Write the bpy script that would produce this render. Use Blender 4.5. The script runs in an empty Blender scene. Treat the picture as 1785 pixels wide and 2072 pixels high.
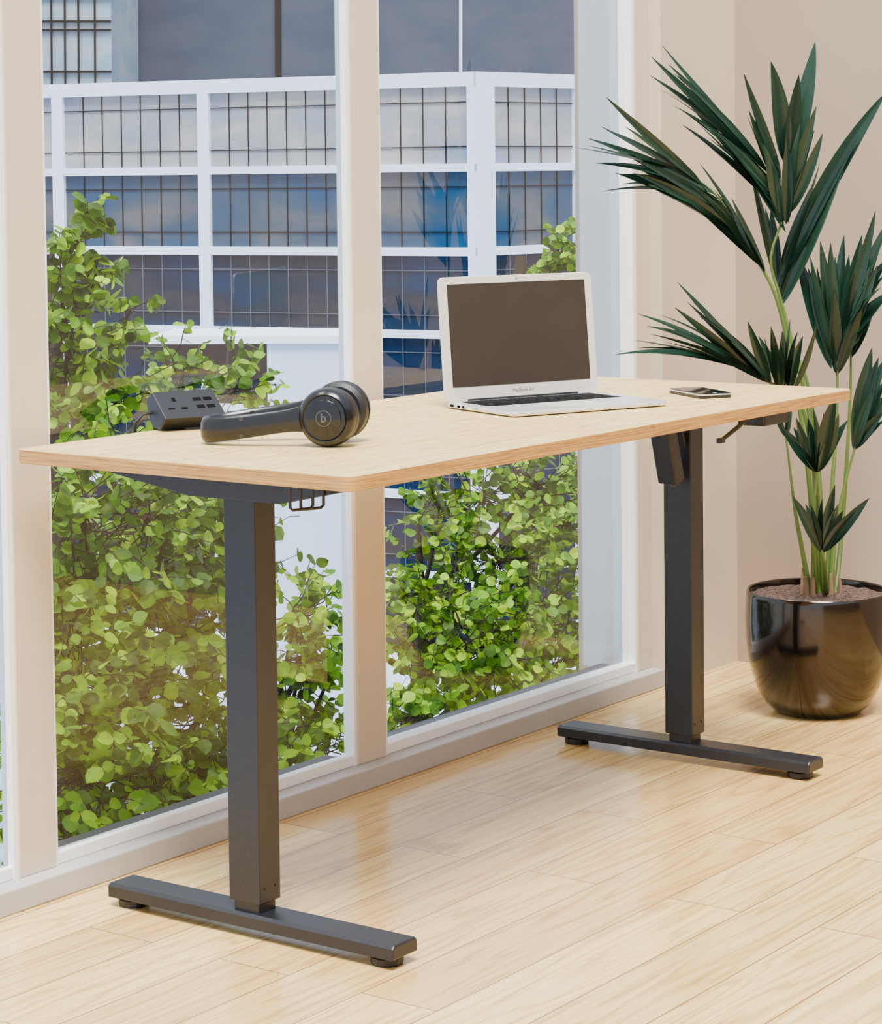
import bpy, bmesh, math, random
import numpy as np
from mathutils import Vector, Matrix
C = bpy.context.scene.collection
W = 0.70
CXP = 892.5
# ---------------------------------------------------------------- camera fit from measured desk / floor / post lines
def basis(yaw, pit, rol):
    F0 = np.array([math.cos(yaw), math.sin(yaw), 0.0]); R0 = np.array([math.sin(yaw), -math.cos(yaw), 0.0]); Z = np.array([0, 0, 1.0])
    fw = F0*math.cos(pit)-Z*math.sin(pit); up0 = np.cross(R0, fw)
    return R0*math.cos(rol)+up0*math.sin(rol), -R0*math.sin(rol)+up0*math.cos(rol), fw
def proj(P, p):
    r, u, f = basis(p[3], p[4], p[5]); v = np.array(P)-p[:3]; z = v@f
    return np.array([CXP+p[6]*(v@r)/z, p[7]-p[6]*(v@u)/z])
def unz(px, py, p):
    r, u, f = basis(p[3], p[4], p[5]); d = f+r*(px-CXP)/p[6]+u*(p[7]-py)/p[6]
    return p[:3]+d*(-p[2]/d[2])
SL = [(60, .0205), (500, .0145), (740, .013), (1288, .0074), (1380, .006), (1496, .005)]
def resid(p):
    L, H, a, y0, y1 = p[8:13]
    pts = [((0, 0, H), (713, 967)), ((0, W, H), (42, 905)), ((L, 0, H), (1727, 790)), ((L, W, H), (1133, 758)),
           ((a, y1, 0), (258, 1832)), ((a, y0, 0), (788, 1948)), ((L-a, y1, 0), (1160, 1500)), ((L-a, y0, 0), (1615, 1568))]
    o = []
    for P, q in pts:
        o += list((proj(P, p)-np.array(q)))
    r, u, f = basis(p[3], p[4], p[5]); D = np.array([0, 0, -1.0])
    vx = CXP+p[6]*(D@r)/(D@f); vy = p[7]-p[6]*(D@u)/(D@f)
    for x, s in SL:
        o.append(((vx-x)/(vy-900)-s)*1500)
    A = unz(0, 1860, p)[1]; B = unz(1340, 1395, p)[1]
    o.append((A-B)*300)
    o.append((p[6]-5000)/300.0)
    return np.array(o)
p = np.array([-2.845, -2.15, 1.186, math.radians(35), math.radians(2.9), -.0116, 5000, 605, 1.68, .746, .149, .05, .574])
sc = np.array([1, 1, 1, 1, 1, 1, 3000, 1000, 1, 1, 1, 1, 1.0]); lam = 1e-3
cur = resid(p)
for it in range(80):
    J = np.zeros((len(cur), len(p)))
    for k in range(len(p)):
        q = p.copy(); q[k] += 1e-6*sc[k]; J[:, k] = (resid(q)-cur)/1e-6
    A = J.T@J; g = J.T@cur
    step = -np.linalg.solve(A+lam*np.diag(np.diag(A)+1e-9), g)*sc
    q = p+step; n = resid(q)
    if n@n < cur@cur: p, cur, lam = q, n, lam*.4
    else: lam *= 4
cam = Vector(p[:3]); yaw = p[3]; f = p[6]; PY = p[7]; L, H, a_, y0_, y1_ = [float(v) for v in p[8:13]]
r_, u_, f_ = [Vector(v) for v in basis(p[3], p[4], p[5])]
F0 = Vector((math.cos(yaw), math.sin(yaw), 0)); R0 = Vector((math.sin(yaw), -math.cos(yaw), 0)); ZV = Vector((0, 0, 1))
YW = max((unz(0, 1860, p)[1]+unz(1340, 1395, p)[1])/2, W+.012)
def ray(px, py): return f_+r_*((px-CXP)/f)+u_*((PY-py)/f)
def on_z(px, py, z): d = ray(px, py); return cam+d*((z-cam.z)/d.z)
def on_y(px, py, y): d = ray(px, py); return cam+d*((y-cam.y)/d.y)
def hit(px, py, P0, n): d = ray(px, py); return cam+d*((P0-cam).dot(n)/d.dot(n))
def cf(px, py, dd): d = ray(px, py); return cam+d*(dd/d.dot(F0))
cd = bpy.data.cameras.new('camera'); co = bpy.data.objects.new('camera', cd); C.objects.link(co)
cd.sensor_fit = 'HORIZONTAL'; cd.sensor_width = 36; cd.lens = f/1785*36
cd.shift_y = -(1036-PY)/1785; cd.clip_start = .05; cd.clip_end = 500
M = Matrix((r_, u_, -f_)).transposed().to_4x4(); M.translation = cam; co.matrix_world = M
bpy.context.scene.camera = co
# ---------------------------------------------------------------- materials
def nmat(name):
    m = bpy.data.materials.new(name); m.use_nodes = True; nt = m.node_tree
    return m, nt, nt.nodes['Principled BSDF'], nt.nodes['Material Output']
def coords(nt, scale=(1, 1, 1), rot=(0, 0, 0)):
    tc = nt.nodes.new('ShaderNodeTexCoord'); mp = nt.nodes.new('ShaderNodeMapping')
    mp.inputs['Scale'].default_value = scale; mp.inputs['Rotation'].default_value = rot
    nt.links.new(tc.outputs['Object'], mp.inputs['Vector']); return mp.outputs['Vector']
def noise(nt, vec, s, det=3, dist=0):
    n = nt.nodes.new('ShaderNodeTexNoise'); n.inputs['Scale'].default_value = s; n.inputs['Detail'].default_value = det
    n.inputs['Distortion'].default_value = dist
    if vec is not None: nt.links.new(vec, n.inputs['Vector'])
    return n.outputs['Fac']
def ramp(nt, fac, stops):
    r = nt.nodes.new('ShaderNodeValToRGB'); e = r.color_ramp.elements
    while len(e) < len(stops): e.new(.5)
    for k, (pos, c) in enumerate(stops): e[k].position = pos; e[k].color = (*c, 1)
    nt.links.new(fac, r.inputs['Fac']); return r.outputs['Color']
def mixc(nt, fac, a, b, mode='MIX'):
    m = nt.nodes.new('ShaderNodeMix'); m.data_type = 'RGBA'; m.blend_type = mode
    for sock, v in ((m.inputs[0], fac), (m.inputs[6], a), (m.inputs[7], b)):
        if hasattr(v, 'is_linked'): nt.links.new(v, sock)
        elif isinstance(v, (int, float)): sock.default_value = v
        else: sock.default_value = (*v, 1)
    return m.outputs[2]
def pm(name, col, rough=.5, metal=0, var=.12, s=20, bump=0, coat=0, scale=(1, 1, 1), spec=.5):
    m, nt, b, o = nmat(name); v = coords(nt, scale); n = noise(nt, v, s)
    c0 = tuple(x*(1-var) for x in col); c1 = tuple(min(1, x*(1+var)) for x in col)
    nt.links.new(ramp(nt, n, [(.3, c0), (.7, c1)]), b.inputs['Base Color'])
    b.inputs['Roughness'].default_value = rough; b.inputs['Metallic'].default_value = metal
    b.inputs['Coat Weight'].default_value = coat; b.inputs['Specular IOR Level'].default_value = spec
    if bump:
        bp = nt.nodes.new('ShaderNodeBump'); bp.inputs['Strength'].default_value = bump; bp.inputs['Distance'].default_value = .002
        nt.links.new(noise(nt, v, s*8), bp.inputs['Height']); nt.links.new(bp.outputs['Normal'], b.inputs['Normal'])
    return m
def wood(name, cols, floor=False, gs=None, fs_=None):
    m, nt, b, o = nmat(name); v = coords(nt)
    if floor:
        br = nt.nodes.new('ShaderNodeTexBrick'); nt.links.new(v, br.inputs['Vector'])
        br.offset = .37; br.offset_frequency = 2; br.squash = 1
        for k, val in (('Scale', 1), ('Mortar Size', .0014), ('Mortar Smooth', .2), ('Bias', 0), ('Brick Width', 1.05), ('Row Height', .14)): br.inputs[k].default_value = val
        br.inputs['Color1'].default_value = (0, 0, 0, 1); br.inputs['Color2'].default_value = (1, 1, 1, 1); br.inputs['Mortar'].default_value = (.5, .5, .5, 1)
        ad = nt.nodes.new('ShaderNodeVectorMath'); ad.operation = 'MULTIPLY_ADD'
        nt.links.new(br.outputs['Color'], ad.inputs[0]); ad.inputs[1].default_value = (7, 3, 5); nt.links.new(v, ad.inputs[2]); v = ad.outputs[0]
    mp = nt.nodes.new('ShaderNodeMapping'); mp.inputs['Scale'].default_value = gs or ((.8, 9, 9) if floor else (1.6, 20, 20))
    nt.links.new(v, mp.inputs['Vector'])
    big = noise(nt, mp.outputs['Vector'], 1.3 if floor else 1.6, 2, .5)
    mu = nt.nodes.new('ShaderNodeMath'); mu.operation = 'MULTIPLY'; mu.inputs[1].default_value = 16 if floor else 13; nt.links.new(big, mu.inputs[0])
    fr = nt.nodes.new('ShaderNodeMath'); fr.operation = 'PINGPONG'; fr.inputs[1].default_value = 1; nt.links.new(mu.outputs[0], fr.inputs[0])
    mp2 = nt.nodes.new('ShaderNodeMapping'); mp2.inputs['Scale'].default_value = fs_ or ((3, 90, 90) if floor else (7, 110, 110)); nt.links.new(v, mp2.inputs['Vector'])
    fine = noise(nt, mp2.outputs['Vector'], 2, 4)
    c = ramp(nt, fr.outputs[0], [(0, cols[0]), (.35, cols[1]), (1, cols[2])])
    c = mixc(nt, .45, c, ramp(nt, fine, [(.3, cols[0]), (.5, cols[1]), (.7, cols[2])]))
    if floor:
        tone = ramp(nt, br.outputs['Color'], [(0, (.76, .67, .57)), (1, (1, 1, 1))])
        c = mixc(nt, .9, c, tone, 'MULTIPLY')
        vo = nt.nodes.new('ShaderNodeTexVoronoi'); mp3 = nt.nodes.new('ShaderNodeMapping'); mp3.inputs['Scale'].default_value = (1.7, 3.4, 1); nt.links.new(v, mp3.inputs['Vector'])
        nt.links.new(mp3.outputs['Vector'], vo.inputs['Vector']); vo.inputs['Scale'].default_value = 1
        kn = ramp(nt, vo.outputs['Distance'], [(.02, (.8, .8, .8)), (.08, (0, 0, 0))])
        c = mixc(nt, kn, c, (.42, .20, .07))
        c = mixc(nt, br.outputs['Fac'], c, (.24, .12, .045))
    nt.links.new(c, b.inputs['Base Color']); b.inputs['Roughness'].default_value = .2 if floor else .42
    return m
MT = {}
MT['floor'] = wood('pine planks', [(.52, .30, .085), (.78, .535, .20), (.88, .66, .295)], True)
MT['top'] = wood('pale oak board', [(.48, .28, .08), (.75, .52, .195), (.85, .63, .28)])
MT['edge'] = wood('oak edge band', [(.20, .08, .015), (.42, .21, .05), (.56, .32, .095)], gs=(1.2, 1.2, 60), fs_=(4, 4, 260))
MT['white'] = pm('white frame paint', (.93, .93, .94), .3, var=.02)
MT['post'] = pm('white post paint tinted for shade', (.64, .54, .42), .45, var=.02)  # white posts, warm interior shade tinted into the base colour
MT['curb'] = pm('grey curb paint', (.45, .435, .43), .5, var=.03)
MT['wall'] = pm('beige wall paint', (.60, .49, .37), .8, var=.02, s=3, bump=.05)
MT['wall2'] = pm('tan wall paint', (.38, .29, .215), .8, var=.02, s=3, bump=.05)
MT['steel'] = pm('charcoal powder coated steel', (.0095, .0105, .015), .38, .1, s=300, var=.3, bump=.12)
MT['black'] = pm('black plastic', (.006, .006, .007), .4, var=.2)
MT['key'] = pm('matte black key', (.004, .004, .005), .7, var=.2, spec=.15)
MT['black_soft'] = pm('soft black rubber', (.006, .006, .007), .5, var=.2)
MT['matte'] = pm('satin black shell', (.005, .005, .006), .22, .1, var=.15)
MT['gloss'] = pm('glossy black shell', (.004, .004, .005), .15, .1, var=.1)
MT['silver'] = pm('silver aluminium', (.68, .67, .66), .3, .5, var=.03)
MT['lid'] = pm('pale bezel', (.68, .64, .58), .35, .2, var=.02)
MT['screen'] = pm('dark switched off display', (.030, .022, .018), .3, var=.05)
MT['grey'] = pm('grey ink', (.06, .058, .056), .4)
MT['ink'] = pm('warm grey lettering', (.2, .19, .18), .5)
MT['pot'] = pm('black glazed metal', (.050, .041, .035), .13, .95, var=.1, s=3, coat=.2)
MT['phone'] = pm('dark phone glass', (.006, .007, .010), .05, .0, spec=.5)
MT['socket'] = pm('dark grey socket plastic', (.009, .009, .012), .45, var=.1, spec=.35)
MT['deep'] = pm('deep black slot', (.001, .001, .001), .8, spec=.1)
MT['sill'] = pm('dark exterior sill', (.012, .016, .026), .4, var=.2)
m, nt, b, o = nmat('potting soil'); v = coords(nt)
nt.links.new(ramp(nt, noise(nt, v, 160, 5), [(.35, (.02, .011, .008)), (.65, (.14, .085, .06))]), b.inputs['Base Color']); b.inputs['Roughness'].default_value = 1
bp = nt.nodes.new('ShaderNodeBump'); bp.inputs['Distance'].default_value = .01; nt.links.new(noise(nt, v, 120, 4), bp.inputs['Height']); nt.links.new(bp.outputs['Normal'], b.inputs['Normal'])
MT['soil'] = m
def leafmat(name, stops, rough, trans, mixn=.15):
    m, nt, b, o = nmat(name); g = nt.nodes.new('ShaderNodeNewGeometry')
    c = ramp(nt, g.outputs['Random Per Island'], stops)
    n = noise(nt, coords(nt, (1, 1, 1)), 30); c = mixc(nt, mixn, c, ramp(nt, n, [(.3, stops[0][1]), (.7, stops[-1][1])]))
    nt.links.new(c, b.inputs['Base Color']); b.inputs['Roughness'].default_value = rough
    b.inputs['Specular IOR Level'].default_value = .35
    if trans:
        t = nt.nodes.new('ShaderNodeBsdfTranslucent'); nt.links.new(c, t.inputs['Color']); mx = nt.nodes.new('ShaderNodeMixShader')
        mx.inputs[0].default_value = trans; nt.links.new(b.outputs[0], mx.inputs[1]); nt.links.new(t.outputs[0], mx.inputs[2]); nt.links.new(mx.outputs[0], o.inputs['Surface'])
    return m
MT['leaf'] = leafmat('broad garden leaves', [(0, (.006, .034, .001)), (.4, (.045, .17, .001)), (.75, (.20, .42, .002)), (1, (.42, .64, .004))], .55, .35)
MT['palm'] = leafmat('palm leaflets', [(0, (.004, .016, .010)), (.6, (.007, .027, .017)), (1, (.016, .046, .024))], .24, .04)
MT['stalk'] = pm('green palm stalk', (.08, .135, .02), .5, var=.3, s=12, scale=(1, 1, .3))
MT['sheath'] = pm('brown dry sheath', (.22, .125, .07), .8, var=.3, s=40, scale=(1, 1, .2))
MT['bark'] = pm('dark bark', (.025, .017, .011), .9, var=.3, s=30)
m, nt, b, o = nmat('window glass'); nt.nodes.remove(b)
tr = nt.nodes.new('ShaderNodeBsdfTransparent'); gl = nt.nodes.new('ShaderNodeBsdfGlossy'); gl.inputs['Roughness'].default_value = .0
fr = nt.nodes.new('ShaderNodeFresnel'); fr.inputs['IOR'].default_value = 1.5
n = noise(nt, coords(nt), 2); nt.links.new(ramp(nt, n, [(.3, (.95, .97, .98)), (.7, (.97, .98, .99))]), tr.inputs['Color'])
mu = nt.nodes.new('ShaderNodeMath'); mu.operation = 'MULTIPLY'; mu.inputs[1].default_value = 1.5; nt.links.new(fr.outputs[0], mu.inputs[0])
mx = nt.nodes.new('ShaderNodeMixShader'); nt.links.new(mu.outputs[0], mx.inputs[0]); nt.links.new(tr.outputs[0], mx.inputs[1]); nt.links.new(gl.outputs[0], mx.inputs[2]); nt.links.new(mx.outputs[0], o.inputs['Surface'])
MT['glass'] = m
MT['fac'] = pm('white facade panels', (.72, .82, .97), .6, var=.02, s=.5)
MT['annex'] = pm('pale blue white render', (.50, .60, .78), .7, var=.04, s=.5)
def fglass(name, stops, rough=.2):
    m, nt, b, o = nmat(name); n_ = len(stops)
    nt.links.new(ramp(nt, noise(nt, coords(nt, (1, 1, 2.2)), .55, 3, .4), [(.32+.36*i/(n_-1), c) for i, c in enumerate(stops)]), b.inputs['Base Color'])
    b.inputs['Roughness'].default_value = rough; b.inputs['Specular IOR Level'].default_value = .12; return m
FG = [fglass('office glass painted pale reflection', [(.20, .25, .34), (.29, .30, .32), (.42, .40, .39)]), fglass('office glass painted grey blue reflection', [(.002, .050, .13), (.035, .065, .105), (.10, .10, .11)]),  # row by row reflections painted into the glass colours, pale sky at the top
      fglass('office glass painted slate reflection', [(.000, .022, .065), (.009, .018, .033), (.032, .032, .040)]), fglass('office glass painted navy reflection', [(.000, .014, .050), (.006, .015, .032), (.024, .022, .028)])]
MT['mull'] = pm('black mullion', (.003, .004, .007), .5, spec=.1)
MT['towerline'] = pm('grey mullion', (.06, .075, .11), .5)
MT['tower'] = fglass('slate grey tower cladding', [(.032, .050, .090), (.052, .068, .108)], .6)
MT['tower_l'] = fglass('light blue tower glass', [(.16, .28, .38), (.38, .41, .44)], .4)
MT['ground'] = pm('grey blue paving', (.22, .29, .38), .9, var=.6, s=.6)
MT['brick'] = pm('brown brick', (.04, .025, .024), .9, var=.3, s=3)
MT['pewter'] = pm('pewter slider metal', (.05, .044, .04), .35, .6)
# ---------------------------------------------------------------- mesh helpers
def tag(o, label=None, cat=None, group=None, kind=None):
    if label: o['label'] = label
    if cat: o['category'] = cat
    if group: o['group'] = group
    if kind: o['kind'] = kind
    return o
def thing(name, label, cat, loc, group=None):
    o = bpy.data.objects.new(name, None); o.empty_display_size = .1; o.location = loc; C.objects.link(o)
    return tag(o, label, cat, group)
def link(name, me, mat, parent=None, smooth=False):
    o = bpy.data.objects.new(name, me); C.objects.link(o)
    if mat: me.materials.append(mat)
    if smooth:
        for pl in me.polygons: pl.use_smooth = True
    if parent:
        o.parent = parent
        if parent.type == 'EMPTY': o.matrix_parent_inverse = Matrix.Translation(parent.location).inverted()
    return o
class MB:
    def __init__(s): s.v = []; s.f = []
    def add(s, vs, fs, M=None):
        k = len(s.v)
        s.v += [tuple((M@Vector(v)) if M is not None else v) for v in vs]; s.f += [tuple(i+k for i in q) for q in fs]; return s
    def addbm(s, bm, M=None):
        bm.verts.index_update(); s.add([tuple(v.co) for v in bm.verts], [[v.index for v in q.verts] for q in bm.faces], M); bm.free(); return s
    def box(s, x0, x1, y0, y1, z0, z1, bev=0, M=None, seg=2):
        bm = bmesh.new(); bmesh.ops.create_cube(bm, size=1)
        for v in bm.verts: v.co = Vector(((x0+x1)/2+v.co.x*(x1-x0), (y0+y1)/2+v.co.y*(y1-y0), (z0+z1)/2+v.co.z*(z1-z0)))
        if bev: bmesh.ops.bevel(bm, geom=bm.edges[:], offset=bev, segments=seg, affect='EDGES', profile=.5)
        return s.addbm(bm, M)
    def prism(s, pts, z0, z1, bev=0, M=None, seg=2):
        bm = bmesh.new(); vb = [bm.verts.new((x, y, z0)) for x, y in pts]; fc = bm.faces.new(vb)
        ex = bmesh.ops.extrude_face_region(bm, geom=[fc])
        for v in ex['geom']:
            if isinstance(v, bmesh.types.BMVert): v.co.z = z1
        bmesh.ops.recalc_face_normals(bm, faces=bm.faces[:])
        if bev:
            ed = [e for e in bm.edges if abs(e.verts[0].co.z-e.verts[1].co.z) < 1e-7]
            bmesh.ops.bevel(bm, geom=ed, offset=bev, segments=seg, affect='EDGES', profile=.5)
        return s.addbm(bm, M)
    def tube(s, pts, r, n=8, M=None, closed=False):
        pts = [Vector(q) for q in pts]; m = len(pts); rs = r if isinstance(r, (list, tuple)) else [r]*m; vs = []; fs = []
        ref = Vector((.3, .5, .81)).normalized()
        for i, q in enumerate(pts):
            if closed: t = pts[(i+1) % m]-pts[i-1]
            else: t = pts[min(i+1, m-1)]-pts[max(i-1, 0)]
            t.normalize(); e1 = t.cross(ref)
            if e1.length < .05: e1 = t.cross(Vector((1, 0, 0)))
            e1.normalize(); e2 = t.cross(e1)
            for j in range(n):
                an = 2*math.pi*j/n; vs.append(q+e1*math.cos(an)*rs[i]+e2*math.sin(an)*rs[i])
        for i in range(m if closed else m-1):
            for j in range(n):
                A = i*n+j; B = i*n+(j+1) % n; i2 = (i+1) % m; fs.append((A, B, i2*n+(j+1) % n, i2*n+j))
        if not closed: fs += [tuple(range(n))[::-1], tuple((m-1)*n+j for j in range(n))]
        return s.add(vs, fs, M)
    def lathe(s, prof, n=48, M=None):
        vs = []; fs = []; m = len(prof)
        for r, z in prof:
            for j in range(n): an = 2*math.pi*j/n; vs.append((r*math.cos(an), r*math.sin(an), z))
        for i in range(m-1):
            for j in range(n): fs.append((i*n+j, i*n+(j+1) % n, (i+1)*n+(j+1) % n, (i+1)*n+j))
        return s.add(vs, fs, M)
    def build(s, name, mat, parent=None, smooth=False, auto=None, sharp=40):
        me = bpy.data.meshes.new(name); me.from_pydata(s.v, [], s.f); me.validate(); me.update()
        o = link(name, me, mat, parent, smooth)
        bm = bmesh.new(); bm.from_mesh(me); bmesh.ops.recalc_face_normals(bm, faces=bm.faces[:]) if auto is None else None
        bm.to_mesh(me); bm.free()
        if smooth: me.set_sharp_from_angle(angle=math.radians(sharp))
        return o
def rrect(x0, x1, y0, y1, r, n=6):
    o = []
    for cx, cy, a0 in ((x1-r, y1-r, 0), (x0+r, y1-r, 90), (x0+r, y0+r, 180), (x1-r, y0+r, 270)):
        for k in range(n+1): an = math.radians(a0+90*k/n); o.append((cx+r*math.cos(an), cy+r*math.sin(an)))
    return o
def text_mesh(s, size, M, name, mat, parent, ext=.0002):
    cu = bpy.data.curves.new('t', 'FONT'); cu.body = s; cu.size = size; cu.extrude = ext; cu.align_x = 'CENTER'; cu.align_y = 'CENTER'
    ob = bpy.data.objects.new('t', cu); C.objects.link(ob); dg = bpy.context.evaluated_depsgraph_get(); dg.update()
    me = bpy.data.meshes.new_from_object(ob.evaluated_get(dg)); bpy.data.objects.remove(ob); me.transform(M); me.name = name; me.materials.clear()
    return link(name, me, mat, parent)
def frame(o, ux, uy, uz=None):
    uz = uz or ux.cross(uy); m = Matrix((ux, uy, uz)).transposed().to_4x4(); m.translation = o; return m
def struct(o): o['kind'] = 'structure'; return o
# ---------------------------------------------------------------- room shell
YP = YW+.035; ZT = 2.6; ZC = .042
XE = on_z(1497, 1338, 0).x
struct(MB().box(-4.2, XE+.1, -4.2, YW+.03, -.08, 0).build('floor', MT['floor']))
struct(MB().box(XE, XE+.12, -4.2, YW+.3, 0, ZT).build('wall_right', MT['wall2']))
struct(MB().box(-4.2, XE+.12, -4.32, -4.2, 0, ZT).build('wall_front', MT['wall2']))
xw = on_y(1345, 1390, YW).x
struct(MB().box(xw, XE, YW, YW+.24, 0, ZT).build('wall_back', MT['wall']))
struct(MB().box(-3.2, xw, YW, YW+.065, 0, ZC, .003).build('baseboard_back', MT['curb']))
struct(MB().box(-3.2, XE+.12, YW+.03, YW+.065, -.5, 0).build('trim_4', MT['curb']))
def px_x(px, py): return on_y(px, py, YP).x
A0, A1 = px_x(40, 1770), px_x(115, 1762); B0, B1 = px_x(726, 1540), px_x(783, 1530); C0 = px_x(1293, 1362)
struct(MB().box(A1, B0, YP+.031, YP+.085, -.3, .052).box(B1, C0, YP+.047, YP+.10, -.3, .052).build('trim_5', MT['sill']))
for n_, (xa, xb, dp) in enumerate(((A0, A1, .028), (B0, B1, .028), (C0, xw, .16)), 1):
    struct(MB().box(xa, xb, YP, YP+dp, ZC, ZT, .002).build('trim_%d' % n_, MT['post']))
for n_, (xa, xb, gy, ext) in enumerate(((-1.9, A0, .018, .030), (A1, B0, .018, .030), (B1, C0, .034, .150)), 1):
    mb = MB(); G = YP+gy
    mb.box(xa, xb, YP+.006, G+.010, ZC, ZC+.022, .002)
    mb.box(xa, xb, YP+.006, G+.010, ZT-.05, ZT, .002)
    mb.box(xa, xa+.008, YP+.004, YP+min(ext, .030), ZC, ZT)
    mb.box(xb-.008, xb, YP+.004, YP+ext, ZC, ZT)
    if n_ == 3: mb.box(xb-.018, xb, G-.012, G+.012, ZC, ZT, .002)
    fo = struct(mb.build('window_%d' % n_, MT['white']))
    MB().add([(xa+.008, G, ZC+.022), (xb-.008, G, ZC+.022), (xb-.008, G, ZT-.05), (xa+.008, G, ZT-.05)], [(0, 1, 2, 3)]).build('glass_pane', MT['glass'], fo, auto=False)
# ---------------------------------------------------------------- desk
desk = thing('standing_desk', 'height adjustable standing desk with pale oak top and two charcoal steel legs', 'desk', (L/2, W/2, 0))
TH = .023; ZU = H-TH
tb = MB().prism(rrect(-.006, L+.010, 0, W+.006, .020, 8), ZU, H, .0014).build('tabletop', MT['top'], desk)
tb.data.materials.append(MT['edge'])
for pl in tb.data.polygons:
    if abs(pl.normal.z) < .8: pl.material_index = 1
yc = (y0_+y1_)/2-.006
for s_, X in ((0, a_), (1, L-a_)):
    mb = MB(); y_a, y_b = y0_-.036, y1_+.018
    prof = [(-.032, .017), (.032, .017), (.032, .035), (.027, .040), (-.027, .040), (-.032, .035)]
    Mx = Matrix(((1, 0, 0, X), (0, 0, 1, 0), (0, 1, 0, 0), (0, 0, 0, 1)))
    mb.prism(prof, y_a, y_b, .003, Mx); foot = mb.build('foot', MT['steel'], desk)
    for yy in (y0_, y1_-.012):
        MB().lathe([(0, 0), (.024, 0), (.026, .003), (.026, .012), (.016, .0175), (0, .0175)], 14, Matrix.Translation((X, yy, 0))).build('leveling_pad', MT['black_soft'], foot)
    MB().box(X-.021, X+.021, yc-.026, yc+.026, .038, .2, .002).build('inner_column', MT['steel'], desk)
    col = MB().box(X-.026, X+.026, yc-.0325, yc+.0325, .056, ZU-.01, .002).build('column', MT['steel'], desk)
    for dx in (-.013, .013):
        MB().lathe([(0, -.0006), (.0022, -.0006), (.0022, .001), (0, .001)], 10, Matrix.Translation((X+dx, yc-.0329, .08))@Matrix.Rotation(math.pi/2, 4, 'X')).build('screw', MT['black'], col)
    ya, yb = .06, W-.05
    pr = [(ya, ZU), (yb, ZU), (yb, ZU-.010), (yc+.10, ZU-.046), (yc-.09, ZU-.046), (ya, ZU-.010)]
    My = Matrix(((0, 0, 1, X), (1, 0, 0, 0), (0, 1, 0, 0), (0, 0, 0, 1)))
    MB().prism(pr, -.034, .034, .002, My).build('side_bracket', MT['steel'], desk)
MB().box(a_+.03, L-a_-.03, yc+.02, yc+.055, ZU-.032, ZU, .002).box(a_+.03, L-a_-.03, yc-.055, yc-.02, ZU-.032, ZU, .002).build('crossbar', MT['steel'], desk)
Mm = Matrix.Translation((L-a_-.084, yc-.01, .652))@Matrix.Rotation(math.radians(-17), 4, 'Y')
mo = MB().box(-.017, .017, -.023, .023, -.068, .06, .004, Mm).build('motor', MT['steel'], desk)
MB().lathe([(0, -.078), (.007, -.078), (.007, -.064), (0, -.064)], 12, Mm@Matrix.Translation((0.006, 0, 0))).lathe([(0, -.074), (.004, -.074), (.004, -.064), (0, -.064)], 12, Mm@Matrix.Translation((-.010, -.01, 0))).build('motor_plug', MT['pewter'], mo)
MB().prism([(L-a_-.10, ZU), (L-a_-.02, ZU), (L-a_-.02, ZU-.11), (L-a_-.05, ZU-.045), (L-a_-.10, ZU-.025)], -yc-.022, -yc+.022, .002, Matrix(((1, 0, 0, 0), (0, 0, -1, 0), (0, 1, 0, 0), (0, 0, 0, 1)))).build('motor_bracket', MT['steel'], desk)
ct = MB().box(L-.285, L-.185, .045, .105, ZU-.03, ZU, .004).build('control_box', MT['black'], desk)
MB().tube([(L-.285, .07, ZU-.014), (L-.31, .07, ZU-.014), (L-.34, .072, ZU-.026), (L-.40, .075, ZU-.046)], [.003, .003, .0045, .004], 8).box(L-.412, L-.395, .069, .081, ZU-.052, ZU-.042, .002).tube([(L-.285, .06, ZU-.006), (L-.32, .06, ZU-.008), (L-.34, .066, ZU-.016), (L-.35, .072, ZU-.03)], .0016, 6).build('crank_lever', MT['black'], ct)
hx, hy = .05, .15
mb = MB()
for dx, dz in ((-.018, 0), (.008, .002)):
    mb.tube([(hx+dx, hy, ZU-.002), (hx+dx, hy, ZU-.038-dz), (hx+dx+.004, hy-.002, ZU-.042-dz), (hx+dx+.034, hy-.012, ZU-.042-dz), (hx+dx+.038, hy-.014, ZU-.038-dz), (hx+dx+.038, hy-.014, ZU-.012), (hx+dx+.034, hy-.012, ZU-.008), (hx+dx+.020, hy-.006, ZU-.008)], .0026, 8)
mb.build('cable_hook', MT['black'], desk)
# ---------------------------------------------------------------- laptop
def cfdir(a, b): return (R0*a+F0*b).normalized()
BL = on_z(900, 826, H); la = math.radians(32)
ux = cfdir(math.cos(la), math.sin(la)); uy = cfdir(-math.sin(la), math.cos(la)); lw, ld = .357, .235
LM_ = frame(BL, ux, uy)
lap = thing('laptop', 'open silver laptop with dark blank screen and black keys on the oak desktop', 'laptop', BL)
base = MB()
base.prism(rrect(0, lw, -ld, 0, .014, 6), .002, .011, .0028, LM_)
base = base.build('base', MT['silver'], lap)
kb = MB().box(.025, lw-.025, -.118, -.010, .0107, .0110, 0, LM_).build('keyboard', MT['silver'], lap)
rows = [14, 14, 14, 13, 12, 9]; kw = lw-.054; kh = .0174
for r_i, nk in enumerate(rows):
    yb = -.011-r_i*kh; x = .027
    for k in range(nk):
        w_ = kw/nk
        if r_i == 5 and nk == 9: w_ = kw*(.36 if k == 4 else .08)
        MB().box(x+.0015, x+w_-.0015, yb-kh+.0034, yb, .0110, .0114, 0, LM_).build('key', MT['key'], kb); x += w_
MB().box(lw/2-.055, lw/2+.055, -ld+.018, -.128, .0108, .0113, 0, LM_).build('trackpad', MT['lid'], lap)
pt = MB()
for yy, w_ in ((-.02, .012), (-.045, .01), (-.062, .006)): pt.box(-.0004, .001, yy-w_, yy, .0045, .009, 0, LM_)
pt.build('port', MT['deep'], base)
lean = math.radians(5.5)
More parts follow.
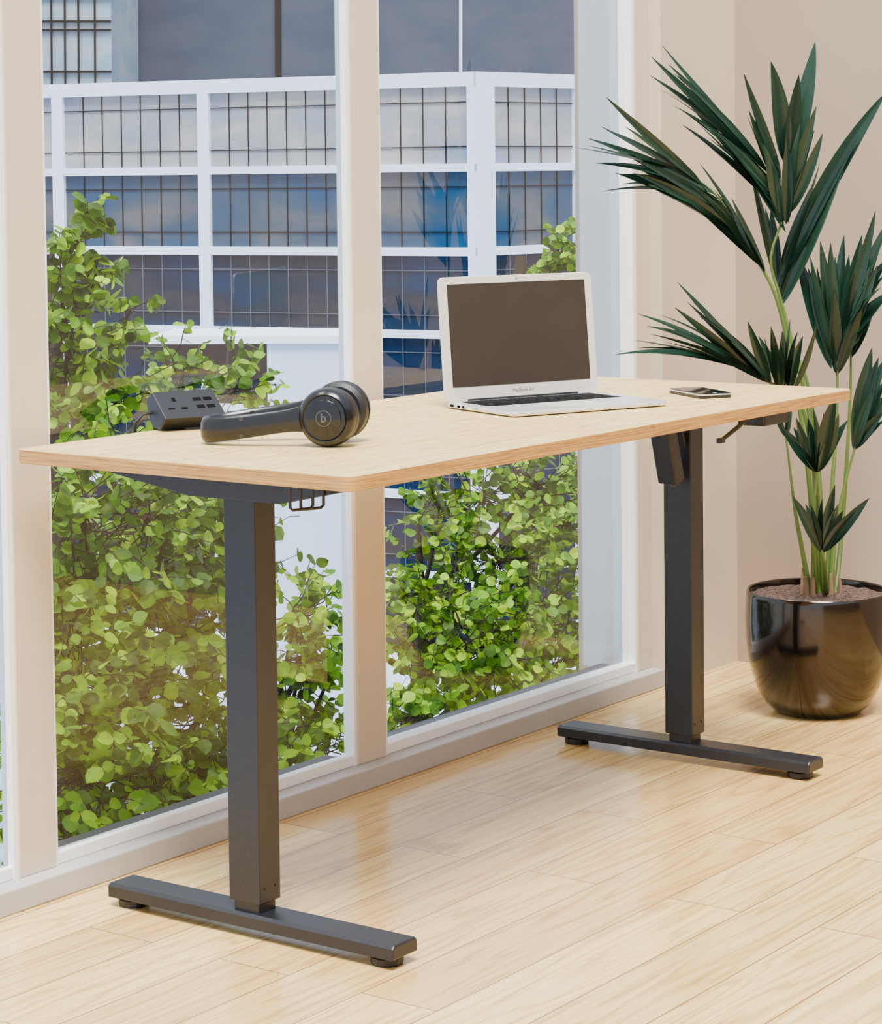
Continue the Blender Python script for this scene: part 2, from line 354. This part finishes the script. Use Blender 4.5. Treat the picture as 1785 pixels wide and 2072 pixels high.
lidM = LM_@Matrix.Translation((0, -.004, .011))@Matrix.Rotation(math.pi/2-lean, 4, 'X')
lh = .238
lid = MB().prism(rrect(0, lw, 0, lh, .012, 6), -.0065, 0, .0015, lidM).build('lid', MT['lid'], lap)
MB().prism(rrect(.018, lw-.018, .027, lh-.014, .001, 1), 0, .0006, 0, lidM).build('display', MT['screen'], lid)
MB().prism(rrect(lw/2-.002, lw/2+.002, lh-.009, lh-.005, .0019, 4), 0, .0007, 0, lidM).build('webcam', MT['ink'], lid)
MB().tube([(.05, 0, .011), (lw-.05, 0, .011)], .0055, 10, LM_).build('hinge', MT['black'], lap)
text_mesh('MacBook Air', .0095, lidM@Matrix.Translation((lw/2, .015, .0004)), 'lettering', MT['ink'], lid)
# ---------------------------------------------------------------- phone
PC = on_z(1417, 800, H); al = math.radians(20)
pu = cfdir(math.cos(al), math.sin(al)); pv = cfdir(-math.sin(al), math.cos(al)); PM = frame(PC, pu, pv)
ph = thing('smartphone', 'black smartphone with silver rim lying flat near the right end of the desk', 'phone', PC)
bd = MB().prism(rrect(-.0355, .0355, -.0725, .0725, .009, 6), .0003, .0098, .002, PM).build('case', MT['black'], ph)
MB().prism(rrect(-.0362, .0362, -.0732, .0732, .0095, 6), .0062, .0088, .0005, PM).build('rim', MT['silver'], bd)
MB().prism(rrect(-.034, .034, -.071, .071, .008, 6), .0098, .0104, 0, PM).build('screen', MT['phone'], ph)
MB().prism(rrect(-.004, .004, -.067, -.062, .002, 4), .0104, .0107, 0, PM).build('home_button', MT['silver'], ph)
# ---------------------------------------------------------------- headphones
HC = on_z(662, 906, H); ha = cfdir(1, -.14); hb = cfdir(.14, 1)
HM = frame(HC, ha, hb)
hp = thing('headphones', 'black over ear headphones lying on their side at the left of the desk', 'headphones', HC)
R = .049; sep = .098
def cup(y, sgn, dx, rise, tilt):
    ax = Matrix.Translation((dx, y, R+rise))@Matrix.Rotation(math.radians(tilt), 4, 'Z')@Matrix.Rotation(math.radians(90 if sgn < 0 else -90), 4, 'X')
    Mc = HM@ax@Matrix.Scale(R/.0475, 4)
    c_ = MB().lathe([(0, .022), (.012, .0225), (.030, .021), (.0345, .0205), (.036, .0185), (.038, .0195), (.043, .016), (.0465, .009), (.0475, .001), (.045, -.002), (0, -.002)], 48, Mc).build('ear_cup', MT['matte'], hp, True)
    MB().lathe([(.0465, -.002), (.0475, -.008), (.0465, -.018), (.040, -.024), (.028, -.0235), (.024, -.016), (.024, -.002)], 48, Mc).build('ear_cushion', MT['black_soft'], c_, True)
    MB().lathe([(0, .0232), (.0285, .0232), (.0295, .0224), (.0295, .0205), (0, .0205)], 40, Mc).build('cap_disc', MT['gloss'], c_, True)
    MB().lathe([(.0118, .0232), (.0118, .0236), (.0129, .0236), (.0129, .0232)], 40, Mc).build('emblem_ring', MT['grey'], c_)
    if sgn < 0: text_mesh('b', .021, Mc@Matrix.Translation((0, 0.0005, .0236)), 'emblem_letter', MT['grey'], c_)
    return c_
cup(.012, -1, 0, 0, -8); cup(.012+sep-.016, 1, .008, .004, -8)
ctl = []
NB = 48
for i in range(NB+1):
    t = i/NB; an = math.pi*t
    x = -.030-.183*math.sin(an)**.8; y = .012+(sep-.010)*(1-math.cos(an))/2-.010*math.sin(an)**2*(1-t)
    ctl.append((x, y))
ctl = [(-.005, .012)]+ctl+[(.0, sep)]
vs = []; fs = []
nn = len(ctl); NS = 14
def band_z(x, y):
    k = min(1, max(0, (-x-.02)/.19)); return R*(1-k)+.0215*k+(.006*(1-k*.3) if y > sep/2 else .006*max(0, (y/sep))), k
for i, (x, y) in enumerate(ctl):
    tx, ty = ctl[min(i+1, nn-1)][0]-ctl[max(i-1, 0)][0], ctl[min(i+1, nn-1)][1]-ctl[max(i-1, 0)][1]
    l_ = math.hypot(tx, ty); nx, ny = -ty/l_, tx/l_
    zc_, k = band_z(x, y); hh = .0175+.0035*k+.008*math.exp(-(k/.16)**2); th = .006+.0045*k
    for j in range(NS):
        an = 2*math.pi*j/NS; c_, s_ = math.cos(an), math.sin(an)
        s1 = th*math.copysign(abs(c_)**.7, c_); s2 = hh*math.copysign(abs(s_)**.8, s_)
        vs.append((x+nx*s1, y+ny*s1, zc_+s2))
for i in range(nn-1):
    for j in range(NS): fs.append((i*NS+j, i*NS+(j+1) % NS, (i+1)*NS+(j+1) % NS, (i+1)*NS+j))
fs += [tuple(range(NS)), tuple((nn-1)*NS+j for j in range(NS))]
band = MB().add(vs, fs, HM).build('headband', MT['matte'], hp, True)
def bandpiece(i, name, mat, wd):
    q = MB(); x, y = ctl[i]; tx, ty = ctl[i+1][0]-ctl[i-1][0], ctl[i+1][1]-ctl[i-1][1]; an = math.atan2(ty, tx)
    zc_, k = band_z(x, y)
    q.box(-wd, wd, -.0082, .0082, -.0165, .0165, .001, HM@Matrix.Translation((x, y, zc_))@Matrix.Rotation(an, 4, 'Z')); return q.build(name, mat, band)
bandpiece(10, 'slider_sleeve', MT['pewter'], .0035); bandpiece(40, 'slider_sleeve', MT['pewter'], .0035)
# ---------------------------------------------------------------- power box
PB = on_z(350, 866, H); PB.y = min(PB.y, W-.02); PB.x -= .052
wu = cfdir(.87, .5); wv = cfdir(-.5, .87); WM = frame(PB, wu, wv)
pw = thing('power_outlet_box', 'small dark desktop power box with plug sockets clamped at the back left edge', 'power outlet', PB)
sect = [(0, .003), (-.024, .024), (.036, .066), (.062, .052), (.05, .018), (.03, .003)]
Ms = WM@Matrix(((0, 0, 1, 0), (1, 0, 0, 0), (0, 1, 0, 0), (0, 0, 0, 1)))
bx_ = MB().prism(sect, -.004, .114, .003, Ms).build('housing', MT['socket'], pw)
sv = Vector((0, .060, .042)).normalized(); sn = Vector((0, -.042, .060)).normalized()
fm = WM@frame(Vector((0, -.024, .024)), Vector((1, 0, 0)), sv, sn)
sl = MB()
for x, y, w_, h_ in ((.030, .050, .004, .010), (.018, .026, .010, .004), (.042, .026, .010, .004)): sl.box(x-w_/2-.001, x+w_/2+.001, y-h_/2, y+h_/2, -.001, .0006, 0, fm)
sl.build('plug_socket', MT['deep'], bx_)
for x, y in ((.074, .048), (.094, .048), (.074, .028), (.094, .028)):
    MB().box(x-.0075, x+.0075, y-.004, y+.004, -.001, .0008, .0003, fm).build('usb_port', MT['deep'], bx_)
MB().box(.01, .05, .012, .05, 0, .01, .001, WM).build('clamp_foot', MT['black'], pw)
MB().tube([(0, .04, .03), (-.018, .043, .028), (-.032, .045, .012), (-.036, .045, -.02), (-.034, .044, -.09)], .0032, 8, WM).build('power_cable', MT['black'], pw, True)
# ---------------------------------------------------------------- potted palm
PP = on_z(1655, 1438, 0); D0 = (PP-cam).dot(F0)
palm = thing('potted_palm', 'tall dark green palm in a glossy black round pot beside the tan wall', 'potted plant', PP)
TP = Matrix.Translation(PP)
prof = [(0, .0), (.085, 0), (.1, .006), (.116, .020), (.130, .042), (.142, .068), (.151, .098), (.158, .130), (.162, .165), (.1635, .205), (.1625, .240), (.161, .262), (.160, .273), (.157, .276), (.153, .274), (.151, .262), (.150, .2), (.145, .19)]
MB().lathe(prof, 72, TP).build('pot', MT['pot'], palm, True)
random.seed(5)
sm = MB(); vs = [(0, 0, .268)]; fs = []
for i in range(1, 9):
    for j in range(40):
        an = 2*math.pi*j/40; r = .152*i/8; vs.append((r*math.cos(an), r*math.sin(an), .261+random.uniform(-.003, .004)+(1-i/8)*.006))
for j in range(40): fs.append((0, 1+j, 1+(j+1) % 40))
for i in range(7):
    for j in range(40): A = 1+i*40; fs.append((A+j, A+40+j, A+40+(j+1) % 40, A+(j+1) % 40))
sm.add(vs, fs, TP).build('soil', MT['soil'], palm, True)
camv = -F0
def leaflet(mb, b_, t_, wd, arch, roll):
    n = 12; D = t_-b_; ln = D.length
    mid = (b_+t_)/2+Vector((0, 0, (arch+.012)*ln))+D.cross(camv)*random.uniform(-.045, .045)
    vs = []; fs = []
    for i in range(n+1):
        t = i/n; c = b_*(1-t)**2+mid*2*t*(1-t)+t_*t*t; tg = ((mid-b_)*(1-t)+(t_-mid)*t).normalized()
        nrm = (camv*.8+Vector((0, 0, .6))+roll); nrm = (nrm-tg*nrm.dot(tg)).normalized(); sd = tg.cross(nrm)
        w = wd*.5*(math.sin(math.pi*min(1, t**.8))**.8*.98+.06*(1-t)) if t < 1 else 0.0005
        vs += [c+sd*w+nrm*w*.38, c+sd*w*.5+nrm*w*.24, c, c-sd*w*.5+nrm*w*.24, c-sd*w+nrm*w*.38]
    for i in range(n):
        k = i*5
        for j in range(4): fs.append((k+j, k+j+1, k+j+6, k+j+5))
    mb.add(vs, fs)
PX = lambda w: w/f*D0
fronds = [
 ([(1652, 1185), (1640, 1000), (1622, 850), (1600, 720), (1570, 600), (1535, 530), (1490, 450), (1440, 385), (1380, 345)], 0, -.22,
  [(1400, 355, 1160, 298, 28, .05), (1410, 365, 1190, 280, 22, .04), (1420, 370, 1226, 196, 26, .02), (1430, 380, 1250, 270, 24, .04), (1450, 395, 1205, 330, 26, .07), (1460, 410, 1218, 388, 26, .10), (1480, 430, 1240, 300, 28, .06), (1490, 445, 1272, 310, 30, .06), (1500, 465, 1245, 350, 28, .08), (1515, 495, 1280, 350, 30, .08), (1525, 505, 1325, 385, 28, .08), (1535, 530, 1415, 330, 34, .06), (1540, 540, 1385, 400, 28, .06), (1545, 545, 1442, 380, 36, .05), (1550, 555, 1480, 400, 30, .02)]),
 ([(1660, 1185), (1650, 1000), (1640, 850), (1605, 700), (1578, 600), (1560, 520), (1590, 420), (1588, 320)], .03, -.06,
  [(1540, 330, 1318, 115, 28, .03), (1550, 340, 1340, 92, 20, .03), (1560, 355, 1314, 152, 24, .08), (1570, 375, 1335, 180, 20, .07), (1585, 400, 1360, 212, 30, .06), (1590, 430, 1395, 212, 26, .05), (1590, 440, 1380, 252, 24, .06), (1590, 450, 1440, 260, 24, .05), (1580, 350, 1505, 148, 28, .02), (1580, 370, 1515, 195, 32, .0), (1585, 420, 1510, 230, 32, .0), (1588, 330, 1560, 124, 48, .0), (1592, 340, 1578, 160, 34, .0), (1596, 340, 1650, 84, 50, -.02), (1600, 400, 1652, 215, 34, .0), (1600, 430, 1665, 270, 34, .0), (1590, 470, 1480, 300, 30, .04), (1595, 450, 1620, 250, 34, .0), (1585, 460, 1545, 290, 34, 0)]),
 ([(1665, 1185), (1660, 1000), (1640, 800), (1600, 690), (1578, 625)], .05, .06,
  [(1578, 560, 1795, 185, 50, .10), (1580, 622, 1714, 318, 52, .05), (1578, 600, 1660, 330, 42, .02), (1575, 590, 1640, 380, 36, .0), (1570, 570, 1520, 350, 26, .0), (1575, 580, 1560, 420, 30, 0), (1578, 610, 1690, 350, 34, .03), (1578, 575, 1740, 270, 30, .07)]),
 ([(1668, 1185), (1655, 1020), (1640, 900), (1625, 830), (1595, 792), (1550, 770), (1480, 730)], -.05, -.25,
  [(1500, 745, 1243, 718, 30, .09), (1495, 738, 1278, 688, 22, .06), (1505, 745, 1290, 635, 26, .05), (1520, 752, 1308, 660, 22, .06), (1530, 760, 1334, 637, 24, .06), (1540, 765, 1370, 570, 28, .03), (1550, 770, 1390, 610, 24, .03), (1555, 770, 1415, 640, 28, .05), (1545, 770, 1345, 692, 24, .08), (1560, 778, 1435, 692, 26, .06), (1560, 778, 1513, 650, 30, .0), (1575, 785, 1560, 660, 32, .0), (1590, 790, 1600, 643, 32, .0), (1605, 792, 1652, 658, 32, .0), (1580, 788, 1535, 680, 28, 0), (1598, 790, 1625, 680, 28, 0)]),
 ([(1675, 1185), (1680, 1050), (1690, 900), (1695, 780), (1692, 720)], .06, .02,
  [(1682, 745, 1610, 508, 46, .03), (1685, 730, 1640, 520, 32, .02), (1690, 700, 1660, 488, 36, .0), (1695, 690, 1708, 476, 36, 0), (1700, 690, 1745, 474, 38, .0), (1700, 680, 1772, 426, 36, .0), (1705, 690, 1800, 520, 38, .06), (1700, 700, 1800, 590, 42, .08), (1692, 760, 1746, 618, 40, .03), (1690, 740, 1720, 560, 40, 0), (1688, 735, 1660, 600, 36, 0), (1700, 720, 1790, 470, 38, .02), (1698, 710, 1790, 555, 34, .06), (1690, 720, 1690, 520, 34, 0), (1702, 690, 1760, 540, 36, .02), (1700, 660, 1800, 440, 34, .03), (1695, 760, 1690, 640, 34, 0)]),
 ([(1680, 1185), (1690, 1080), (1710, 980), (1735, 890)], .0, -.02,
  [(1730, 905, 1765, 703, 42, .0), (1732, 900, 1795, 720, 40, .0), (1732, 905, 1800, 790, 38, .03), (1730, 910, 1790, 850, 30, .03), (1728, 912, 1745, 785, 34, 0), (1731, 905, 1785, 760, 34, .02)]),
 ([(1650, 1185), (1645, 1080), (1650, 990), (1652, 955)], -.06, -.1,
  [(1652, 955, 1581, 864, 34, .05), (1652, 955, 1612, 846, 30, .02), (1654, 955, 1645, 826, 32, .0), (1656, 955, 1692, 795, 40, .0), (1656, 955, 1716, 850, 32, .02), (1655, 955, 1665, 850, 34, 0), (1653, 955, 1600, 890, 24, .03)]),
 ([(1672, 1185), (1668, 1140), (1663, 1112)], -.07, -.12,
  [(1663, 1118, 1604, 1004, 32, .02), (1663, 1118, 1630, 1020, 24, .0), (1663, 1118, 1650, 1000, 24, .0), (1664, 1118, 1690, 981, 32, .0), (1666, 1118, 1718, 1040, 26, .03), (1666, 1118, 1759, 1008, 34, .04), (1664, 1118, 1676, 1040, 26, 0)]),
 ([(1640, 1185), (1625, 1120), (1610, 1040), (1600, 960), (1590, 880)], -.02, -.05,
  [(1590, 885, 1560, 800, 18, 0), (1592, 885, 1600, 790, 20, 0)]),
 ([(1690, 1180), (1705, 1060), (1720, 820), (1722, 700)], .05, .08,
  [(1722, 720, 1700, 600, 34, 0), (1722, 720, 1740, 590, 36, 0), (1722, 725, 1770, 610, 34, .03), (1722, 715, 1720, 560, 34, 0)]),
]
for fi, (st, off, tip, lf0) in enumerate(fronds):
    n = len(st); xs, ys = st[-1]
    lf = list(lf0)
    for A_, B_ in zip(lf0, lf0[1:]):
        if math.hypot(A_[2]-B_[2], A_[3]-B_[3]) < 110:
            t = random.uniform(.35, .65); q = [A_[i]*(1-t)+B_[i]*t for i in range(6)]; s_ = random.uniform(.80, .97)
            q[2] = q[0]+(q[2]-q[0])*s_; q[3] = q[1]+(q[3]-q[1])*s_; lf.append(tuple(q))
    mb = MB()
    for (bx, by, tx, ty, w, ar) in lf:
        kb_ = min(1, max(0, (st[0][1]-by)/max(1, st[0][1]-ys)))
        b_ = cf(bx, by, D0+off+tip*.45*kb_); t_ = cf(tx, ty, D0+off+tip*(.6+.4*random.random())+random.uniform(-.04, .04))
        leaflet(mb, b_, t_, PX(w*(.70 if w < 40 else .78)), ar, Vector((random.uniform(-.7, .7), random.uniform(-.7, .7), random.uniform(-.3, .6))))
    fo = mb.build('frond', MT['palm'], palm, True, auto=False, sharp=60)
    pts = []
    for i, (x, y) in enumerate(st):
        q = cf(x, y, D0+off*min(1, i/(n-1)*3)+tip*.45*max(0, (st[0][1]-y)/max(1, st[0][1]-ys)))
        if i == 0: q.z = .26
        pts.append(q)
    P2 = [pts[0]]
    for i in range(len(pts)-1):
        q0, q1, q2, q3 = pts[max(0, i-1)], pts[i], pts[i+1], pts[min(len(pts)-1, i+2)]
        for s_ in range(1, 5):
            t = s_/4; P2.append(.5*((2*q1)+(q2-q0)*t+(2*q0-5*q1+4*q2-q3)*t*t+(3*q1-q0-3*q2+q3)*t**3))
    m_ = len(P2); MB().tube(P2, [PX(4.6)*(1-i/m_)**1.2+PX(1.7) for i in range(m_)], 8).build('stalk', MT['stalk'], fo, True)
for k, (x, hgt) in enumerate(((1624, 60), (1634, 45), (1690, 60), (1700, 40), (1645, 75), (1682, 50), (1660, 35))):
    q = cf(x, 1185, D0+random.uniform(-.03, .02)); q.z = .26; t = q+Vector((random.uniform(-.01, .01), 0, hgt/f*D0))
    MB().tube([q, (q+t)/2+Vector((.002, 0, 0)), t], [PX(6), PX(5), PX(2.5)], 7).build('dry_sheath', MT['sheath'], palm, True)
# ---------------------------------------------------------------- outside: paving, trees, buildings
GZ = -8.0
struct(MB().box(-30, 140, YW+.6, 140, GZ-.3, GZ).build('ground', MT['ground']))
def leafadd(vs, fs, P, d, nrm, s):
    sd = d.cross(nrm).normalized(); k = len(vs)
    for t, w in ((0, 0), (.18, .32), (.45, .46), (.78, .32), (1, 0)): vs.append(tuple(P+d*t*s+sd*w*s+nrm*(.10*w*s-.12*t*t*s)))
    for t, w in ((.78, .32), (.45, .46), (.18, .32)): vs.append(tuple(P+d*t*s-sd*w*s+nrm*(.10*w*s-.12*t*t*s)))
    fs.append((k, k+1, k+2, k+3, k+4)); fs.append((k, k+4, k+5, k+6, k+7))
def tree(label, clusters, seed, lsz=.050, dy=0, dens=1.9):
    rnd = random.Random(seed); cs = [(on_y(x, y, Y+dy), r*(1+dy*.25), n) for x, y, Y, r, n in clusters]
    cx = sum(c[0].x for c in cs)/len(cs); cy = max(c[0].y for c in cs)+.15; zt = max(c[0].z for c in cs); zm = min(c[0].z for c in cs)
    root = thing('tree', label, 'tree', (cx, cy, GZ))
    vs = []; fs = []; br = MB()
    br.tube([(cx, cy, GZ), (cx+.05, cy, (GZ+zm)/2), (cx, cy, zm-.2), (cx, cy, (zm+zt)/2), (cx, cy, zt-.1)], [.09, .07, .05, .022, .006], 8)
    for c, r, n in cs:
        hub = Vector((cx, cy, max(zm-.2, min(zt-.2, c.z-.35))))
        br.tube([hub, (hub+c)/2+Vector((0, 0, -.04)), c], [.012, .008, .004], 6)
        for k in range(int(n*dens)):
            u = Vector((rnd.gauss(0, 1), rnd.gauss(0, 1), rnd.gauss(0, 1))).normalized(); s0 = c+u*r*rnd.uniform(.0, .85)
            d = (u+Vector((0, 0, .35))+Vector((rnd.uniform(-.6, .6), rnd.uniform(-.6, .6), rnd.uniform(-.5, .5)))).normalized(); ln = r*rnd.uniform(.4, .9)
            m = max(4, int(ln/.024)); pts = []
            for i in range(m+1):
                t = i/m; q = s0+d*ln*t+Vector((0, 0, -.18*ln*t*t)); pts.append(q)
                if i:
                    for sgn in (-1, 1):
                        if rnd.random() < .2: continue
                        sd = d.cross(ZV).normalized()*sgn
                        ld_ = (sd*rnd.uniform(.6, 1.1)+d*rnd.uniform(.1, .7)+Vector((0, 0, rnd.uniform(-.9, .15)))).normalized()
                        nr = (Vector((rnd.uniform(-.8, .8), rnd.uniform(-1.1, .4), rnd.uniform(-.1, 1.1)))); nr = (nr-ld_*nr.dot(ld_)).normalized()
                        leafadd(vs, fs, q, ld_, nr, lsz*rnd.uniform(.5, 1.15))
            mid_ = (c+s0)/2+Vector((rnd.uniform(-.03, .03), rnd.uniform(0, .06), rnd.uniform(-.05, .01)))
            br.tube([c, mid_, s0, (pts[0]+pts[-1])/2+Vector((0, 0, .01)), pts[-1]], [.002, .002, .002, .0015, .0008], 4)
    MB().add(vs, fs).build('foliage', MT['leaf'], root, auto=False)
    br.build('branches', MT['bark'], root, True)
tree('leafy green tree with a tall pointed top outside the left window pane', [(178, 430, 1.9, .05, 4), (165, 490, 1.9, .07, 5), (130, 550, 1.9, .09, 6), (195, 555, 1.9, .06, 4), (150, 640, 1.95, .11, 9), (265, 625, 1.95, .06, 4), (135, 700, 2, .14, 13), (215, 715, 2, .10, 7), (250, 790, 2.0, .13, 12), (370, 760, 2.1, .12, 11), (480, 785, 2.1, .12, 11), (180, 850, 2.0, .16, 15), (360, 830, 2.1, .13, 10)], 1, .048, .7)
tree('dense green shrub behind the near desk leg outside the left window', [(170, 1030, 1.7, .24, 24), (300, 1040, 1.8, .26, 24), (420, 1070, 1.8, .19, 16), (160, 1200, 1.7, .26, 28), (300, 1190, 1.8, .26, 28), (410, 1220, 1.8, .22, 22), (160, 1380, 1.6, .24, 24), (300, 1400, 1.7, .22, 20), (420, 1440, 1.7, .20, 18), (160, 1560, 1.6, .24, 26), (310, 1560, 1.7, .22, 20), (410, 1560, 1.7, .19, 17), (200, 1680, 1.6, .22, 22), (330, 1660, 1.6, .20, 18)], 2, .042, 0, 1.9)
tree('sparser low green shrub seen between the near desk leg and the middle post', [(600, 1240, 1.9, .16, 11), (650, 1230, 1.9, .12, 6), (615, 1330, 1.9, .16, 12), (670, 1360, 1.9, .12, 7), (670, 1490, 1.9, .18, 14), (600, 1440, 1.9, .12, 7), (610, 1560, 1.8, .16, 11), (665, 1590, 1.8, .15, 11)], 3, .042, 0)
tree('wide leafy green tree filling the lower part of the right window', [(1090, 980, 2.1, .26, 26), (1140, 1080, 2.1, .26, 26), (980, 1000, 2.2, .22, 18), (890, 1020, 2.2, .13, 8), (1010, 1130, 2.1, .26, 28), (910, 1210, 2.1, .26, 28), (1100, 1230, 2.1, .26, 28), (845, 1230, 2.0, .14, 11), (990, 1310, 2.0, .26, 26), (870, 1350, 2.0, .22, 20), (1130, 1350, 2.0, .24, 22), (845, 1450, 2.0, .17, 14), (960, 1430, 2.0, .22, 18), (1080, 1410, 2.0, .2, 16)], 4, .041, .2, 1.8)
tree('small bright green treetop showing above the laptop in the right window', [(1135, 495, 2.0, .08, 7), (1150, 525, 2.0, .10, 9), (1105, 545, 2.1, .07, 6), (1190, 520, 2.0, .12, 9)], 6, .046, 1.2)
DB = 40.0
KP = cf(962, 350, DB)
zs = lambda y: cam.z+(350-y)*DB/5000
rows_ = [(170, 330), (347, 505), (523, 680), (697, 850), (868, 1020), (1038, 1190), (1208, 1360)]
off_ = thing('office_building', 'white gridded office block with dark glazing across the street, roofline just below the grey tower', 'building', (KP.x, KP.y, GZ))
dL = (R0*-math.cos(math.radians(25))+F0*math.sin(math.radians(25))); dR = (R0*math.cos(math.radians(45))+F0*math.sin(math.radians(45)))
frm = MB()
def facade(dirn, spans):
    nrm = dirn.cross(ZV)
    if nrm.dot(F0) > 0: nrm = -nrm
    MF = frame(Vector((KP.x, KP.y, 0)), dirn, ZV, nrm)
    def u_of(px):
        q = hit(px, 350, KP, nrm); return (q-KP).dot(dirn)
    sp = sorted([tuple(sorted((u_of(a), u_of(b)))) for a, b in spans])
    zt = zs(140); prev = 0
    for (u0, u1) in sp:
        frm.box(prev, u0, GZ, zt, -.5, .03, 0, MF); prev = u1
    frm.box(prev, prev+.4, GZ, zt, -.5, .03, 0, MF); end = prev+.4
    last = zt
    for (ya, yb) in rows_:
        frm.box(0, end, zs(ya), last, -.5, .031, 0, MF); last = zs(yb)
    frm.box(0, end, GZ, last, -.5, .031, 0, MF)
    for ri, (ya, yb) in enumerate(rows_):
        for (u0, u1) in sp:
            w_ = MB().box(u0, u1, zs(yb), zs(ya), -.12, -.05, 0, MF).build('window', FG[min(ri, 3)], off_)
            mm = MB(); nc = max(3, round((u1-u0)/.40)); hw = .007
            for c in range(1, nc): u = u0+(u1-u0)*c/nc; mm.box(u-hw, u+hw, zs(yb), zs(ya), -.05, -.03, 0, MF)
            for zf in ((.20, .80) if ri > 0 else (.22, .80)): z = zs(yb)+(zs(ya)-zs(yb))*zf; mm.box(u0, u1, z-hw, z+hw, -.05, -.03, 0, MF)
            mm.build('mullion_grid', MT['mull'] if ri < 2 else MT['towerline'], w_)
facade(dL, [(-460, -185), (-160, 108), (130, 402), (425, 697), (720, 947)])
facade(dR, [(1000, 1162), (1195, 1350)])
frm.build('facade_frame', MT['fac'], off_)
DA = 30.0
AP = cf(540, 695, DA)
an_ = thing('annex_building', 'plain white annex with a projecting flat canopy behind the near shrubs', 'building', (AP.x, AP.y, GZ))
zA = AP.z; MA = frame(Vector((AP.x, AP.y, 0)), cfdir(1, -.12), cfdir(.12, 1))
MB().box(0, .92, 0, 1.4, GZ, zA, 0, MA).build('wall', MT['annex'], an_)
MB().box(-1.5, .92, -.05, 1.4, zA, zA+.10, 0, MA).build('canopy', MT['fac'], an_)
MB().box(-1.45, 0, .5, .8, zA-.5, zA, 0, MA).build('brick_panel', MT['brick'], an_)
DT = 75.0
def tower(x0, x1, y1, dd, label, mat, lines, lw_, hl=(), bands=()):
    a = cf(x0, 350, dd); bq = cf(x1, 350, dd); MTt = frame(Vector((a.x, a.y, 0)), (bq-a).normalized(), F0)
    w = (bq-a).length; ztop = cam.z+(350-y1)*dd/5000
    root = thing('tower_building', label, 'building', (a.x, a.y, GZ))
    MB().box(0, w, 0, 6, GZ, ztop, 0, MTt).build('wall', mat, root)
    for px in lines:
        u = (px-x0)/5000*dd; MB().box(u-lw_/2, u+lw_/2, -.1, 0, GZ, ztop, 0, MTt).build('vertical_rib', MT['mull'], root)
    for (px, ww) in bands: u = (px-x0)/5000*dd; MB().box(u-ww/2, u+ww/2, -.15, 0, GZ, ztop, 0, MTt).build('pale_rib', MT['fac'], root)
    if hl:
        mm = MB()
        for y in hl: z = cam.z+(350-y)*dd/5000; mm.box(0, w, -.08, 0, z-.03, z+.03, 0, MTt)
        mm.build('horizontal_ribs', MT['mull'], root)
tower(232, 1700, -900, DT, 'plain slate grey tower rising behind the white gridded office block', MT['tower'], (572,), .2, bands=((950, .10),))
tower(-500, 226, -900, DT-8, 'pale blue glass tower with black grid at the upper left beside the grey tower', MT['tower_l'], (-30, 10, 50, 92, 122, 150, 178, 212), .045, hl=(-30, 20, 38, 124, 260))
# ---------------------------------------------------------------- light
w = bpy.data.worlds.new('World'); bpy.context.scene.world = w; w.use_nodes = True; nt = w.node_tree; bg = nt.nodes['Background']
tc = nt.nodes.new('ShaderNodeTexCoord'); sx = nt.nodes.new('ShaderNodeSeparateXYZ'); nt.links.new(tc.outputs['Generated'], sx.inputs[0])
c = ramp(nt, sx.outputs['Z'], [(0, (.76, .84, .97)), (.6, (.73, .85, 1.0))]); nt.links.new(c, bg.inputs['Color']); bg.inputs['Strength'].default_value = 2.1
sd = bpy.data.lights.new('sun', 'SUN'); sd.energy = 10.5; sd.angle = .4; sd.color = (1, .955, .87); so = bpy.data.objects.new('sun', sd); C.objects.link(so)
so.rotation_euler = Vector((.32, .26, -.9)).to_track_quat('-Z', 'Y').to_euler()
